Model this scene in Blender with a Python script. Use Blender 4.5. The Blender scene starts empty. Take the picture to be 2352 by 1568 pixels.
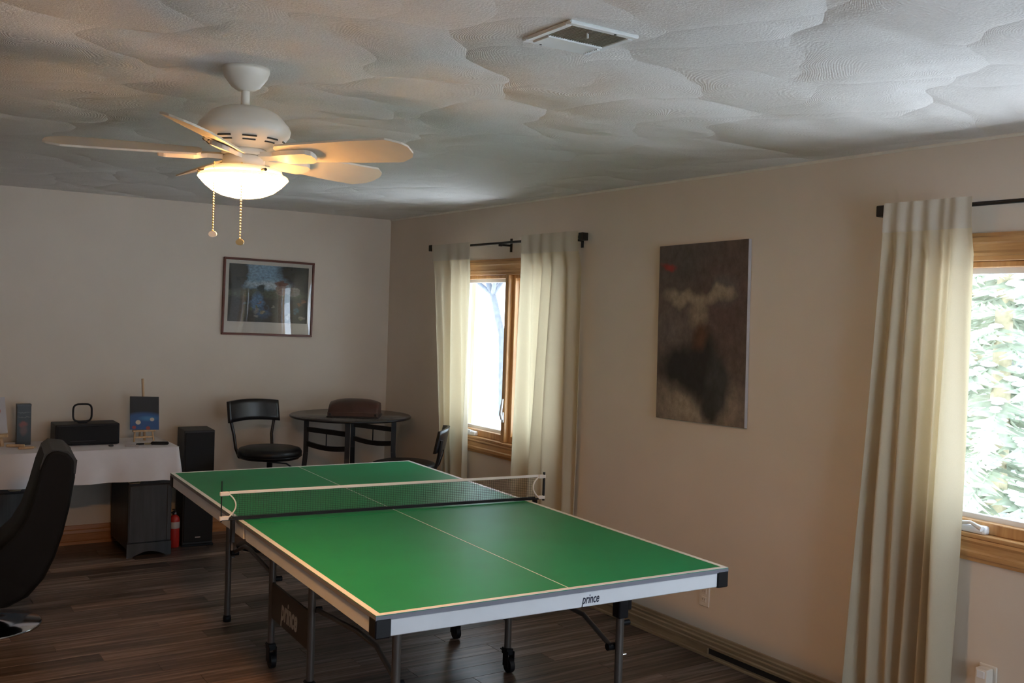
import bpy, bmesh, math, random
from mathutils import Vector, Matrix
R = math.radians
random.seed(7)
SC = bpy.context.scene
COL = SC.collection

# ------------------------------------------------------------------ camera
FPX = 2279.86                       # focal length in pixels of the 2352x1568 frame
YAW, PITCH, ROLL, EYE = 0.5810, -0.0267, 0.0332, 1.6963
_f = Vector((math.sin(YAW)*math.cos(PITCH), math.cos(YAW)*math.cos(PITCH), math.sin(PITCH)))
_r0 = Vector((math.cos(YAW), -math.sin(YAW), 0)); _u0 = _r0.cross(_f)
_r = _r0*math.cos(ROLL) + _u0*math.sin(ROLL); _u = _r.cross(_f)
cam_d = bpy.data.cameras.new('camera'); cam = bpy.data.objects.new('camera', cam_d); COL.objects.link(cam)
cam_d.sensor_width = 36.0; cam_d.lens = FPX*36.0/2352.0; cam_d.clip_start = 0.05; cam_d.clip_end = 300
cam.matrix_world = Matrix(((_r.x, _u.x, -_f.x, 0), (_r.y, _u.y, -_f.y, 0), (_r.z, _u.z, -_f.z, EYE), (0, 0, 0, 1)))
SC.camera = cam
CAMP = Vector((0, 0, EYE))

# ------------------------------------------------------------------ world, sun, exposure
SC.view_settings.view_transform = 'Standard'; SC.view_settings.look = 'None'
SC.view_settings.gamma = 1.0; SC.view_settings.use_curve_mapping = False
SC.view_settings.exposure = 0.66
SC.cycles.use_denoising = True
SC.cycles.max_bounces = 10; SC.cycles.diffuse_bounces = 6; SC.cycles.transparent_max_bounces = 24
SC.cycles.sample_clamp_indirect = 12.0
W = bpy.data.worlds.new('winter_sky'); SC.world = W; W.use_nodes = True
WB = W.node_tree.nodes['Background']
WB.inputs['Color'].default_value = (0.72, 0.86, 1.0, 1); WB.inputs['Strength'].default_value = 4.2
sd = bpy.data.lights.new('sun', 'SUN'); sd.energy = 16.0; sd.angle = R(3); sd.color = (0.94, 0.96, 1.0)
sun = bpy.data.objects.new('sun', sd); COL.objects.link(sun)
sun.rotation_euler = Vector((0.14, -0.72, -0.68)).to_track_quat('-Z', 'Y').to_euler()

# ------------------------------------------------------------------ room numbers (metres)
XR, YB, HC = 3.630, 7.395, 2.443    # right wall, back wall, ceiling
XL, YF = -2.6, -1.6                 # left wall and the wall behind the camera
WT = 0.16                           # wall thickness

def ray(px, py): return _f + _r*((px-1176)/FPX) - _u*((py-784)/FPX)
def on_x(px, py, x): d = ray(px, py); return CAMP + d*(x/d.x)
def on_y(px, py, y): d = ray(px, py); return CAMP + d*(y/d.y)
def on_z(px, py, z): d = ray(px, py); return CAMP + d*((z-EYE)/d.z)

# ------------------------------------------------------------------ materials
def _nt(name):
    m = bpy.data.materials.new(name); m.use_nodes = True
    nt = m.node_tree; b = nt.nodes['Principled BSDF']; return m, nt, b
def N(nt, t, **kw):
    n = nt.nodes.new(t)
    for k, v in kw.items(): setattr(n, k, v)
    return n
def setin(n, **kw):
    for k, v in kw.items(): n.inputs[k.replace('_', ' ')].default_value = v
    return n
def c4(c): return (c[0], c[1], c[2], 1)
def mixc(nt, fac, a, b, mode='MIX'):
    m = N(nt, 'ShaderNodeMix', data_type='RGBA', blend_type=mode)
    for sock, v in ((m.inputs[0], fac), (m.inputs[6], a), (m.inputs[7], b)):
        if hasattr(v, 'is_linked') or isinstance(v, bpy.types.NodeSocket): nt.links.new(v, sock)
        elif isinstance(v, (int, float)): sock.default_value = v
        else: sock.default_value = c4(v)
    return m.outputs[2]
def ramp(nt, src, stops):
    r = N(nt, 'ShaderNodeValToRGB'); e = r.color_ramp.elements
    while len(e) < len(stops): e.new(0.5)
    for el, (p, c) in zip(e, stops): el.position = p; el.color = c4(c)
    nt.links.new(src, r.inputs[0]); return r.outputs[0]
def mathn(nt, op, a, b=None, c=None, clamp=False):
    m = N(nt, 'ShaderNodeMath', operation=op, use_clamp=clamp)
    for i, v in enumerate((a, b, c)):
        if v is None: continue
        if isinstance(v, (int, float)): m.inputs[i].default_value = v
        else: nt.links.new(v, m.inputs[i])
    return m.outputs[0]
def coords(nt, scale=(1, 1, 1), kind='Object', rot=(0, 0, 0)):
    t = N(nt, 'ShaderNodeTexCoord'); mp = N(nt, 'ShaderNodeMapping')
    mp.inputs['Scale'].default_value = scale; mp.inputs['Rotation'].default_value = rot
    nt.links.new(t.outputs[kind], mp.inputs[0]); return mp.outputs[0]
def noise(nt, vec, scale, detail=4, rough=0.55):
    n = N(nt, 'ShaderNodeTexNoise'); n.inputs['Scale'].default_value = scale
    n.inputs['Detail'].default_value = detail; n.inputs['Roughness'].default_value = rough
    nt.links.new(vec, n.inputs['Vector']); return n.outputs['Fac']
def bump(nt, b, h, strength, dist):
    n = N(nt, 'ShaderNodeBump'); n.inputs['Strength'].default_value = strength; n.inputs['Distance'].default_value = dist
    nt.links.new(h, n.inputs['Height']); nt.links.new(n.outputs[0], b.inputs['Normal'])
def plain(name, col, rough=0.5, metal=0.0, var=0.06, scale=12, bmp=0.0, spec=0.5, coat=0.0):
    m, nt, b = _nt(name)
    v = coords(nt); f = noise(nt, v, scale)
    lo = tuple(max(0, x*(1-var)) for x in col); hi = tuple(min(1, x*(1+var)) for x in col)
    nt.links.new(ramp(nt, f, [(0.3, lo), (0.7, hi)]), b.inputs['Base Color'])
    b.inputs['Roughness'].default_value = rough; b.inputs['Metallic'].default_value = metal
    b.inputs['Specular IOR Level'].default_value = spec; b.inputs['Coat Weight'].default_value = coat
    if bmp: bump(nt, b, noise(nt, v, scale*8, 6), bmp, 0.002)
    return m
def wood(name, a, bcol, axis='Y', rough=0.4, scale=6):
    m, nt, b = _nt(name)
    s = {'X': (0.08, 1, 1), 'Y': (1, 0.08, 1), 'Z': (1, 1, 0.08)}[axis]
    v = coords(nt, tuple(scale*x for x in s))
    f = noise(nt, v, 5, 8, 0.65)
    nt.links.new(ramp(nt, f, [(0.35, a), (0.65, bcol)]), b.inputs['Base Color'])
    b.inputs['Roughness'].default_value = rough
    bump(nt, b, f, 0.15, 0.002); return m

def wall_mat():
    m, nt, b = _nt('wall_paint')
    v = coords(nt); f = noise(nt, v, 1.5, 3)
    nt.links.new(ramp(nt, f, [(0.3, (0.66, 0.58, 0.49)), (0.7, (0.71, 0.625, 0.53))]), b.inputs['Base Color'])
    b.inputs['Roughness'].default_value = 0.75
    bump(nt, b, noise(nt, v, 160, 4), 0.12, 0.002); return m
def ceiling_mat():
    m, nt, b = _nt('swirled_plaster')
    v = coords(nt)
    # trowelled fans: each cell of a cell pattern is a shallow dome with fine comb rings
    wv = noise(nt, v, 1.6, 2)
    vo = N(nt, 'ShaderNodeTexVoronoi'); vo.inputs['Scale'].default_value = 2.35
    add = N(nt, 'ShaderNodeVectorMath', operation='ADD')
    cmb = N(nt, 'ShaderNodeCombineXYZ'); nt.links.new(wv, cmb.inputs[0])
    nt.links.new(v, add.inputs[0]); nt.links.new(cmb.outputs[0], add.inputs[1])
    nt.links.new(add.outputs[0], vo.inputs['Vector'])
    d = vo.outputs['Distance']
    big = noise(nt, coords(nt, (0.55, 1.6, 1)), 1.7, 3, 0.5)
    rings = mathn(nt, 'SINE', mathn(nt, 'MULTIPLY', d, 330.0))
    fine = noise(nt, v, 150, 5)
    h = mathn(nt, 'ADD', mathn(nt, 'MULTIPLY', mathn(nt, 'POWER', d, 2.0), -0.044),
              mathn(nt, 'ADD', mathn(nt, 'MULTIPLY', mathn(nt, 'MULTIPLY', rings, mathn(nt, 'POWER', big, 3.0)), 0.0014),
                    mathn(nt, 'ADD', mathn(nt, 'MULTIPLY', fine, 0.0025), mathn(nt, 'MULTIPLY', big, 0.045))))
    bump(nt, b, h, 1.0, 1.0)
    nt.links.new(ramp(nt, fine, [(0.3, (0.70, 0.67, 0.63)), (0.7, (0.76, 0.73, 0.69))]), b.inputs['Base Color'])
    b.inputs['Roughness'].default_value = 0.8; return m
def floor_mat():
    m, nt, b = _nt('grey_brown_laminate')
    tc = N(nt, 'ShaderNodeTexCoord'); oi = N(nt, 'ShaderNodeObjectInfo')
    ad = N(nt, 'ShaderNodeVectorMath', operation='ADD')
    sc = N(nt, 'ShaderNodeVectorMath', operation='SCALE'); sc.inputs[3].default_value = 37.0
    cx = N(nt, 'ShaderNodeCombineXYZ'); nt.links.new(oi.outputs['Random'], cx.inputs[0]); nt.links.new(oi.outputs['Random'], cx.inputs[1])
    nt.links.new(cx.outputs[0], sc.inputs[0])
    nt.links.new(tc.outputs['Object'], ad.inputs[0]); nt.links.new(sc.outputs[0], ad.inputs[1])
    mp = N(nt, 'ShaderNodeMapping'); mp.inputs['Scale'].default_value = (0.7, 16, 1); nt.links.new(ad.outputs[0], mp.inputs[0])
    f = noise(nt, mp.outputs[0], 2.2, 7, 0.62)
    c = ramp(nt, f, [(0.34, (0.045, 0.030, 0.025)), (0.50, (0.130, 0.088, 0.068)), (0.64, (0.27, 0.215, 0.185))])
    tone = ramp(nt, oi.outputs['Random'], [(0.0, (0.48, 0.44, 0.42)), (0.4, (0.9, 0.86, 0.84)), (0.7, (1.1, 1.12, 1.16)), (1.0, (1.7, 1.5, 1.36))])
    nt.links.new(mixc(nt, 1.0, c, tone, 'MULTIPLY'), b.inputs['Base Color'])
    b.inputs['Roughness'].default_value = 0.36
    bump(nt, b, f, 0.12, 0.002); return m
def glass_mat(name='window_glass', gloss=0.06, tint=(0.97, 0.99, 1.0), rough=0.0):
    m = bpy.data.materials.new(name); m.use_nodes = True; nt = m.node_tree
    nt.nodes.clear(); o = N(nt, 'ShaderNodeOutputMaterial')
    t = N(nt, 'ShaderNodeBsdfTransparent'); t.inputs[0].default_value = c4(tint)
    g = N(nt, 'ShaderNodeBsdfGlossy'); g.inputs['Roughness'].default_value = rough
    lw = N(nt, 'ShaderNodeLayerWeight')                      # Schlick reflection, the same on both faces
    k = mathn(nt, 'MULTIPLY_ADD', mathn(nt, 'POWER', lw.outputs['Facing'], 5.0), 0.9, gloss, clamp=True)
    mx = N(nt, 'ShaderNodeMixShader'); nt.links.new(k, mx.inputs[0])
    nt.links.new(t.outputs[0], mx.inputs[1]); nt.links.new(g.outputs[0], mx.inputs[2]); nt.links.new(mx.outputs[0], o.inputs[0]); return m
def curtain_mat(name, col, trans=0.45):
    m = bpy.data.materials.new(name); m.use_nodes = True; nt = m.node_tree
    nt.nodes.clear(); o = N(nt, 'ShaderNodeOutputMaterial')
    v = coords(nt); f = noise(nt, v, 300, 3)
    c = ramp(nt, f, [(0.3, tuple(x*0.94 for x in col)), (0.7, col)])
    d = N(nt, 'ShaderNodeBsdfDiffuse'); tr = N(nt, 'ShaderNodeBsdfTranslucent')
    nt.links.new(c, d.inputs[0]); tr.inputs[0].default_value = (0.82, 0.70, 0.46, 1)
    mx = N(nt, 'ShaderNodeMixShader'); mx.inputs[0].default_value = trans
    nt.links.new(d.outputs[0], mx.inputs[1]); nt.links.new(tr.outputs[0], mx.inputs[2]); nt.links.new(mx.outputs[0], o.inputs[0]); return m
def picture_mat(name, base, layers, warp=0.0, wscale=6, rough=0.6, grain=0.0, gscale=40):
    """flat print: soft ellipses (cx, cz, rx, rz, soft, colour) laid over one another in the sheet's own 0..1 coordinates"""
    m, nt, b = _nt(name)
    tc = N(nt, 'ShaderNodeTexCoord'); uv = tc.outputs['UV']
    if warp:
        nz = N(nt, 'ShaderNodeTexNoise'); nz.inputs['Scale'].default_value = wscale; nz.inputs['Detail'].default_value = 5
        nt.links.new(uv, nz.inputs['Vector'])
        s1 = N(nt, 'ShaderNodeVectorMath', operation='SUBTRACT'); nt.links.new(nz.outputs['Color'], s1.inputs[0]); s1.inputs[1].default_value = (.5, .5, .5)
        s2 = N(nt, 'ShaderNodeVectorMath', operation='SCALE'); nt.links.new(s1.outputs[0], s2.inputs[0]); s2.inputs[3].default_value = warp
        s3 = N(nt, 'ShaderNodeVectorMath', operation='ADD'); nt.links.new(uv, s3.inputs[0]); nt.links.new(s2.outputs[0], s3.inputs[1]); uv = s3.outputs[0]
    sp = N(nt, 'ShaderNodeSeparateXYZ'); nt.links.new(uv, sp.inputs[0]); x, y = sp.outputs[0], sp.outputs[1]
    cur = base
    for (cx, cy, rx, ry, soft, col) in layers:
        dx = mathn(nt, 'DIVIDE', mathn(nt, 'SUBTRACT', x, cx), rx); dy = mathn(nt, 'DIVIDE', mathn(nt, 'SUBTRACT', y, cy), ry)
        d = mathn(nt, 'SQRT', mathn(nt, 'ADD', mathn(nt, 'MULTIPLY', dx, dx), mathn(nt, 'MULTIPLY', dy, dy)))
        k = mathn(nt, 'DIVIDE', mathn(nt, 'SUBTRACT', 1.0, d), soft, clamp=True)
        cur = mixc(nt, k, cur, col)
    if grain:
        g = noise(nt, tc.outputs['UV'], gscale, 6, 0.7)
        cur = mixc(nt, 1.0, cur, ramp(nt, g, [(0.3, (1-grain,)*3), (0.7, (1+grain,)*3)]), 'MULTIPLY')
    if isinstance(cur, tuple): b.inputs['Base Color'].default_value = c4(cur)
    else: nt.links.new(cur, b.inputs['Base Color'])
    b.inputs['Roughness'].default_value = rough; return m
def emit_mat(name, col, strength):
    m, nt, b = _nt(name)
    b.inputs['Base Color'].default_value = (0.9, 0.87, 0.8, 1)
    b.inputs['Emission Color'].default_value = c4(col); b.inputs['Emission Strength'].default_value = strength
    b.inputs['Roughness'].default_value = 0.3; return m

M = {
 'wall': wall_mat(), 'ceil': ceiling_mat(), 'floor': floor_mat(), 'glass': glass_mat(),
 'oak': wood('honey_oak', (0.42, 0.21, 0.075), (0.62, 0.36, 0.15), 'Y', 0.35),
 'oakz': wood('honey_oak_upright', (0.42, 0.21, 0.075), (0.62, 0.36, 0.15), 'Z', 0.35),
 'base': wood('baseboard_oak', (0.30, 0.19, 0.10), (0.46, 0.31, 0.17), 'Y', 0.4),
 'basex': wood('baseboard_oak_cross', (0.36, 0.145, 0.045), (0.54, 0.25, 0.085), 'X', 0.4),
 'darkgap': plain('dark_heater_slot', (0.03, 0.022, 0.018), 0.7),
 'white': plain('white_paint', (0.78, 0.77, 0.74), 0.45, var=0.02),
 'vinyl': plain('white_vinyl', (0.8, 0.82, 0.84), 0.4, var=0.02),
 'black': plain('black_metal', (0.012, 0.012, 0.014), 0.4, 0.3),
 'blackplastic': plain('black_plastic', (0.009, 0.009, 0.011), 0.5, spec=0.3),
 'blackpaint': plain('black_wood_paint', (0.014, 0.013, 0.014), 0.32),
 'leather': plain('black_leatherette', (0.006, 0.006, 0.007), 0.36, bmp=0.1, scale=30, spec=0.3),
 'curtain': curtain_mat('cream_cotton', (0.60, 0.53, 0.40), 0.27),
 'curtain2': curtain_mat('cream_cotton_heading', (0.60, 0.55, 0.46), 0.06),
 'green': plain('green_table_paint', (0.018, 0.270, 0.108), 0.44, var=0.05, scale=4, spec=0.16),
 'line': plain('white_line_paint', (0.80, 0.80, 0.78), 0.45, var=0.02),
 'edge': plain('grey_board_edge', (0.22, 0.22, 0.26), 0.5),
 'apron': plain('white_steel_apron', (0.78, 0.79, 0.82), 0.35, var=0.02),
 'legsteel': plain('grey_steel_tube', (0.125, 0.110, 0.098), 0.38, 0.4),
 'panel': plain('dark_brown_panel', (0.06, 0.045, 0.035), 0.5),
 'letter': plain('pale_lettering', (0.55, 0.50, 0.42), 0.6),
 'letterd': plain('dark_lettering', (0.02, 0.025, 0.05), 0.5),
 'net': plain('dark_net_cord', (0.030, 0.034, 0.032), 0.8),
 'tape': plain('white_net_tape', (0.75, 0.72, 0.68), 0.7, bmp=0.1),
 'fanwhite': plain('fan_white_enamel', (0.74, 0.68, 0.58), 0.4, var=0.03),
 'fanblade': plain('fan_blade_cream', (0.70, 0.62, 0.50), 0.45, var=0.03),
 'slot': plain('fan_vent_slot', (0.04, 0.035, 0.03), 0.7),
 'bowl': emit_mat('lit_frosted_bowl', (1.0, 0.48, 0.14), 78.0),
 'fitterglow': emit_mat('fitter_pan_glow', (1.0, 0.58, 0.22), 0.5),  # faint emission on the opaque fitter pan stands for lamplight on it
 'bowllip': emit_mat('lit_frosted_lip', (1.0, 0.60, 0.22), 1.6),
 'chain': plain('brass_chain', (0.75, 0.60, 0.32), 0.3, 0.8),
 'ventwhite': plain('vent_white_enamel', (0.74, 0.76, 0.74), 0.4, var=0.02),
 'ventdark': plain('vent_dark_grille', (0.42, 0.43, 0.38), 0.6),
 'cloth': plain('white_tablecloth', (0.74, 0.71, 0.73), 0.85, var=0.05, scale=5, bmp=0.15),
 'deskgrey': wood('dark_grey_stained_wood', (0.034, 0.034, 0.036), (0.058, 0.058, 0.061), 'Z', 0.5),
 'pull': plain('aged_brass_pull', (0.45, 0.36, 0.24), 0.35, 0.7),
 'red': plain('extinguisher_red', (0.42, 0.022, 0.016), 0.35),
 'tag': plain('pale_label', (0.42, 0.36, 0.34), 0.6),
 'mahog': plain('reddish_brown_leather', (0.055, 0.022, 0.016), 0.38, var=0.2, scale=10, bmp=0.1),
 'chrome': plain('polished_chrome', (0.62, 0.64, 0.68), 0.12, 1.0),
 'cork': wood('frame_mahogany', (0.10, 0.028, 0.018), (0.17, 0.05, 0.03), 'X', 0.3),
 'mat': plain('pale_print_margin', (0.56, 0.53, 0.47), 0.7, var=0.03),
 'easel': wood('easel_pine', (0.46, 0.28, 0.14), (0.62, 0.42, 0.24), 'Z', 0.5),
 'tabletop': plain('dark_speckled_table_top', (0.075, 0.068, 0.064), 0.22, var=0.35, scale=60),
 'grille': plain('black_speaker_cloth', (0.008, 0.008, 0.009), 0.85),
 'spkgrey': plain('charcoal_speaker_box', (0.022, 0.021, 0.022), 0.55),
 'snow': plain('snow', (0.86, 0.88, 0.92), 0.8, var=0.03, scale=0.4),
 'bark': plain('tree_bark', (0.10, 0.11, 0.13), 0.9, var=0.3, scale=8),
 'pinebark': plain('pine_bark', (0.40, 0.34, 0.22), 0.9, var=0.3, scale=8),
 'needles': plain('evergreen_needles', (0.33, 0.36, 0.27), 0.85, var=0.4, scale=3),
 'canvasedge': plain('raw_canvas_edge', (0.42, 0.38, 0.36), 0.8),
 'trimcream': plain('cream_caulk', (0.72, 0.67, 0.58), 0.6),
 'outletw': plain('outlet_white', (0.72, 0.66, 0.58), 0.4, var=0.02),
}

# ------------------------------------------------------------------ mesh helpers
class MB:
    def __init__(s): s.v = []; s.f = []; s.sm = []; s.uv = None
    def add(s, vs, fs, smooth=False):
        o = len(s.v); s.v += [tuple(v) for v in vs]; s.f += [tuple(i+o for i in f) for f in fs]; s.sm += [smooth]*len(fs); return s
    def box(s, x0, x1, y0, y1, z0, z1):
        vs = [(x, y, z) for z in (z0, z1) for x, y in ((x0, y0), (x1, y0), (x1, y1), (x0, y1))]
        return s.add(vs, [(3, 2, 1, 0), (4, 5, 6, 7), (0, 1, 5, 4), (1, 2, 6, 5), (2, 3, 7, 6), (3, 0, 4, 7)])
    def obox(s, c, sx, sy, sz, rz=0.0, m=None):
        m = m or Matrix.Rotation(rz, 3, 'Z'); c = Vector(c)
        vs = [c + m @ Vector((x*sx/2, y*sy/2, z*sz/2)) for z in (-1, 1) for x, y in ((-1, -1), (1, -1), (1, 1), (-1, 1))]
        return s.add(vs, [(3, 2, 1, 0), (4, 5, 6, 7), (0, 1, 5, 4), (1, 2, 6, 5), (2, 3, 7, 6), (3, 0, 4, 7)])
    def tube(s, pts, r, n=10, caps=True, smooth=True):
        pts = [Vector(p) for p in pts]; rr = r if isinstance(r, (list, tuple)) else [r]*len(pts)
        rings = []; up = None
        for i, p in enumerate(pts):
            t = (pts[min(i+1, len(pts)-1)] - pts[max(i-1, 0)]).normalized()
            if up is None:
                up = Vector((0, 0, 1)) if abs(t.z) < .95 else Vector((1, 0, 0))
            a = t.cross(up).normalized(); b = a.cross(t).normalized(); up = b
            rings.append([p + (a*math.cos(2*math.pi*k/n) + b*math.sin(2*math.pi*k/n))*rr[i] for k in range(n)])
        vs = [v for ring in rings for v in ring]; fs = []
        for i in range(len(pts)-1):
            for k in range(n): fs.append((i*n+k, i*n+(k+1) % n, (i+1)*n+(k+1) % n, (i+1)*n+k))
        s.add(vs, fs, smooth)
        if caps: s.add(rings[0], [tuple(range(n))]); s.add(rings[-1], [tuple(reversed(range(n)))])
        return s
    def bar(s, a, b, w, h):
        a, b = Vector(a), Vector(b); t = (b-a).normalized(); up = Vector((0, 0, 1)) if abs(t.z) < .95 else Vector((1, 0, 0))
        x = t.cross(up).normalized(); y = x.cross(t)
        vs = [p + x*(i*w/2) + y*(j*h/2) for p in (a, b) for i, j in ((-1, -1), (1, -1), (1, 1), (-1, 1))]
        return s.add(vs, [(0, 1, 2, 3), (7, 6, 5, 4), (0, 4, 5, 1), (1, 5, 6, 2), (2, 6, 7, 3), (3, 7, 4, 0)])
    def lathe(s, prof, c=(0, 0, 0), n=32, smooth=True, a0=0.0, a1=2*math.pi):
        full = abs(a1-a0-2*math.pi) < 1e-6; m = n if full else n+1
        vs = [(c[0]+r*math.cos(a0+(a1-a0)*k/n), c[1]+r*math.sin(a0+(a1-a0)*k/n), c[2]+z) for r, z in prof for k in range(m)]
        fs = []
        for i in range(len(prof)-1):
            for k in range(n):
                k2 = (k+1) % m
                fs.append((i*m+k, i*m+k2, (i+1)*m+k2, (i+1)*m+k))
        return s.add(vs, fs, smooth)
    def prism(s, poly, fn, d0, d1, smooth=False):
        """poly: 2-D outline; fn(u, v, d) gives the point; extruded from d0 to d1"""
        n = len(poly); vs = [fn(u, v, d0) for u, v in poly] + [fn(u, v, d1) for u, v in poly]
        s.add(vs, [(i, (i+1) % n, n+(i+1) % n, n+i) for i in range(n)], smooth)
        s.add(vs[:n], [tuple(reversed(range(n)))]); s.add(vs[n:], [tuple(range(n))]); return s
    def grid(s, nu, nv, fn, smooth=True):
        vs = [fn(i/nu, j/nv) for j in range(nv+1) for i in range(nu+1)]
        fs = [(j*(nu+1)+i, j*(nu+1)+i+1, (j+1)*(nu+1)+i+1, (j+1)*(nu+1)+i) for j in range(nv) for i in range(nu)]
        return s.add(vs, fs, smooth)
    def mesh(s, name, mat, bevel=0.0, weld=False, seg=1):
        me = bpy.data.meshes.new(name); me.from_pydata(s.v, [], s.f)
        for p, k in zip(me.polygons, s.sm): p.use_smooth = k
        bm = bmesh.new(); bm.from_mesh(me)
        if weld: bmesh.ops.remove_doubles(bm, verts=bm.verts, dist=1e-5)
        bmesh.ops.recalc_face_normals(bm, faces=bm.faces)
        if bevel:
            es = [e for e in bm.edges if len(e.link_faces) == 2 and e.calc_face_angle(0) > 0.5]
            bmesh.ops.bevel(bm, geom=es, offset=bevel, segments=seg, affect='EDGES', profile=0.6, clamp_overlap=True)
        bm.to_mesh(me); bm.free(); me.materials.append(mat); return me
    def build(s, name, mat, parent=None, bevel=0.0, weld=False, seg=1, label=None, loc=None):
        o = bpy.data.objects.new(name, s.mesh(name, mat, bevel, weld, seg)); COL.objects.link(o)
        if parent: o.parent = parent
        if loc: o.location = loc
        if label: o['label'] = label
        return o
def thing(name, label, cat, loc=(0, 0, 0), rz=0.0, group=None):
    o = bpy.data.objects.new(name, None); COL.objects.link(o); o.empty_display_size = 0.1
    o.location = loc; o.rotation_euler = (0, 0, rz); o['label'] = label; o['category'] = cat
    if group: o['group'] = group
    return o
def tag(o, label, cat, group=None):
    o['label'] = label; o['category'] = cat
    if group: o['group'] = group
    return o
def struct(o, label=None, cat=None):
    o['kind'] = 'structure'
    if label: o['label'] = label
    if cat: o['category'] = cat
    return o
def uv_quad(o, u, v):
    """map UV by the local axes u, v to 0..1 over the mesh bounds"""
    me = o.data; l = me.uv_layers.new(name='UVMap')
    co = [x.co for x in me.vertices]
    mn = [min(c[i] for c in co) for i in range(3)]; mx = [max(c[i] for c in co) for i in range(3)]
    for lp in me.loops:
        c = me.vertices[lp.vertex_index].co
        l.data[lp.index].uv = ((c[u]-mn[u])/max(1e-6, mx[u]-mn[u]), (c[v]-mn[v])/max(1e-6, mx[v]-mn[v]))
def text_mesh(name, s, size, mat, parent, xform, shear=0.0, depth=0.0008, sx=1.0, bold=0.012):
    cu = bpy.data.curves.new(name, 'FONT'); cu.body = s; cu.size = size; cu.extrude = depth; cu.shear = shear; cu.offset = size*bold
    cu.align_x = 'CENTER'; cu.align_y = 'CENTER'; cu.resolution_u = 3
    t = bpy.data.objects.new(name, cu); COL.objects.link(t)
    dg = bpy.context.evaluated_depsgraph_get(); me = bpy.data.meshes.new_from_object(t.evaluated_get(dg))
    bpy.data.objects.remove(t); me.transform(xform @ Matrix.Diagonal((sx, 1, 1, 1)))
    me.materials.clear(); me.materials.append(mat)
    o = bpy.data.objects.new(name, me); COL.objects.link(o); o.parent = parent; return o
def frame3(origin, xax, yax):
    x = Vector(xax).normalized(); y = Vector(yax).normalized(); z = x.cross(y); o = Vector(origin)
    return Matrix(((x.x, y.x, z.x, o.x), (x.y, y.y, z.y, o.y), (x.z, y.z, z.z, o.z), (0, 0, 0, 1)))
VR = Vector((math.cos(YAW), -math.sin(YAW), 0)); VF = Vector((math.sin(YAW), math.cos(YAW), 0))

# ================================================================== THE SETTING
# floor: base slab, planks laid parallel to the back wall
fl = MB().box(XL-WT, XR+WT, YF-WT, YB+WT, -0.16, -0.010).build('floor', M['floor']); struct(fl, 'grey-brown wood laminate floor of narrow planks', 'floor')
PW, PL = 0.1245, 1.22
pm = {}
def plank_mesh(l):
    k = round(l, 3)
    if k not in pm: pm[k] = MB().box(-l/2, l/2, -PW/2+.0007, PW/2-.0007, -0.0098, 0.0).mesh('plank', M['floor'], 0.0012)
    return pm[k]
rest = MB(); y = YB - PW/2; row = 0
while y > YF:
    off = (row*0.43) % 1.0*PL; x = XR
    first = True
    while x > XL+0.02:
        l = off if first and off > .15 else PL; first = False
        l = min(l, x-XL)
        if y > 2.05 and x > 0.10:
            o = bpy.data.objects.new('plank', plank_mesh(l-.0014)); COL.objects.link(o); o.parent = fl; o.location = (x-l/2, y, 0)
        else:
            rest.box(x-l+.0007, x-.0007, y-PW/2+.0007, y+PW/2-.0007, -0.0098, 0.0)
        x -= l
    y -= PW; row += 1
ro = rest.build('plank_field', M['floor'], fl); ro['kind'] = 'stuff'

cl = MB().box(XL-WT, XR+WT, YF-WT, YB+WT, HC, HC+0.18).build('ceiling', M['ceil']); struct(cl, 'off-white ceiling with swirled trowelled plaster', 'ceiling')
struct(MB().box(XL-WT, XR+WT, YB, YB+WT, 0, HC).build('wall_back', M['wall']), 'plain beige back wall', 'wall')
struct(MB().box(XL-WT, XL, YF, YB, 0, HC).build('wall_left', M['wall']), 'plain beige left wall', 'wall')

# window openings (y0, y1, z0, z1)
W1 = (4.96, 6.30, 0.815, 1.985); W2 = (1.02, 2.42, 0.890, 1.985)
def wall_with_holes(horiz, a0, a1, holes, mk):
    m = MB(); cur = a0
    for (h0, h1, z0, z1) in sorted(holes):
        mk(m, cur, h0, 0, HC); mk(m, h0, h1, 0, z0); mk(m, h0, h1, z1, HC); cur = h1
    mk(m, cur, a1, 0, HC); return m
wr = wall_with_holes('y', YF, YB, [W1, W2], lambda m, a, b, z0, z1: m.box(XR, XR+WT, a, b, z0, z1)).build('wall_right', M['wall'], weld=False)
struct(wr, 'beige side wall with two windows', 'wall')
W3 = (1.1, 3.0, 0.06, 2.05)
wf = wall_with_holes('x', XL, XR, [W3], lambda m, a, b, z0, z1: m.box(a, b, YF-WT, YF, z0, z1)).build('wall_front', M['wall'])
struct(wf, 'beige wall behind the camera with a patio door', 'wall')

# baseboards
def moulding(prof, fn, a0, a1):
    m = MB(); m.prism(prof, fn, a0, a1); return m
BP = [(0, 0.014), (0.030, 0.014), (0.030, 0.052), (0.016, 0.056), (0.020, 0.072), (0.013, 0.078), (0.019, 0.086), (0.014, 0.098), (0.018, 0.104), (0.010, 0.116), (0, 0.118)]
bb = MB()
MAIN = [(0, 0.048), (0.026, 0.048), (0.028, 0.060), (0.022, 0.066), (0.024, 0.082), (0.015, 0.088), (0.018, 0.100), (0.012, 0.106), (0.010, 0.117), (0, 0.118)]
bb.prism(MAIN, lambda u, v, d: (XR-u, d, v), YF, YB-.002)
br = bb.build('baseboard_right', M['base']); struct(br, 'wooden moulded baseboard with a dark slot along the side wall', 'baseboard')
MB().box(XR-.036, XR, YF, YB-.002, 0.0, 0.013).build('shoe_strip', M['base'], br, 0.002)
MB().box(XR-.010, XR, YF, 3.60, 0.013, 0.048).build('dark_slot', M['darkgap'], br)
MB().box(XR-.020, XR, 3.60, YB-.002, 0.013, 0.048).build('slot_cover', M['base'], br)
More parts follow.
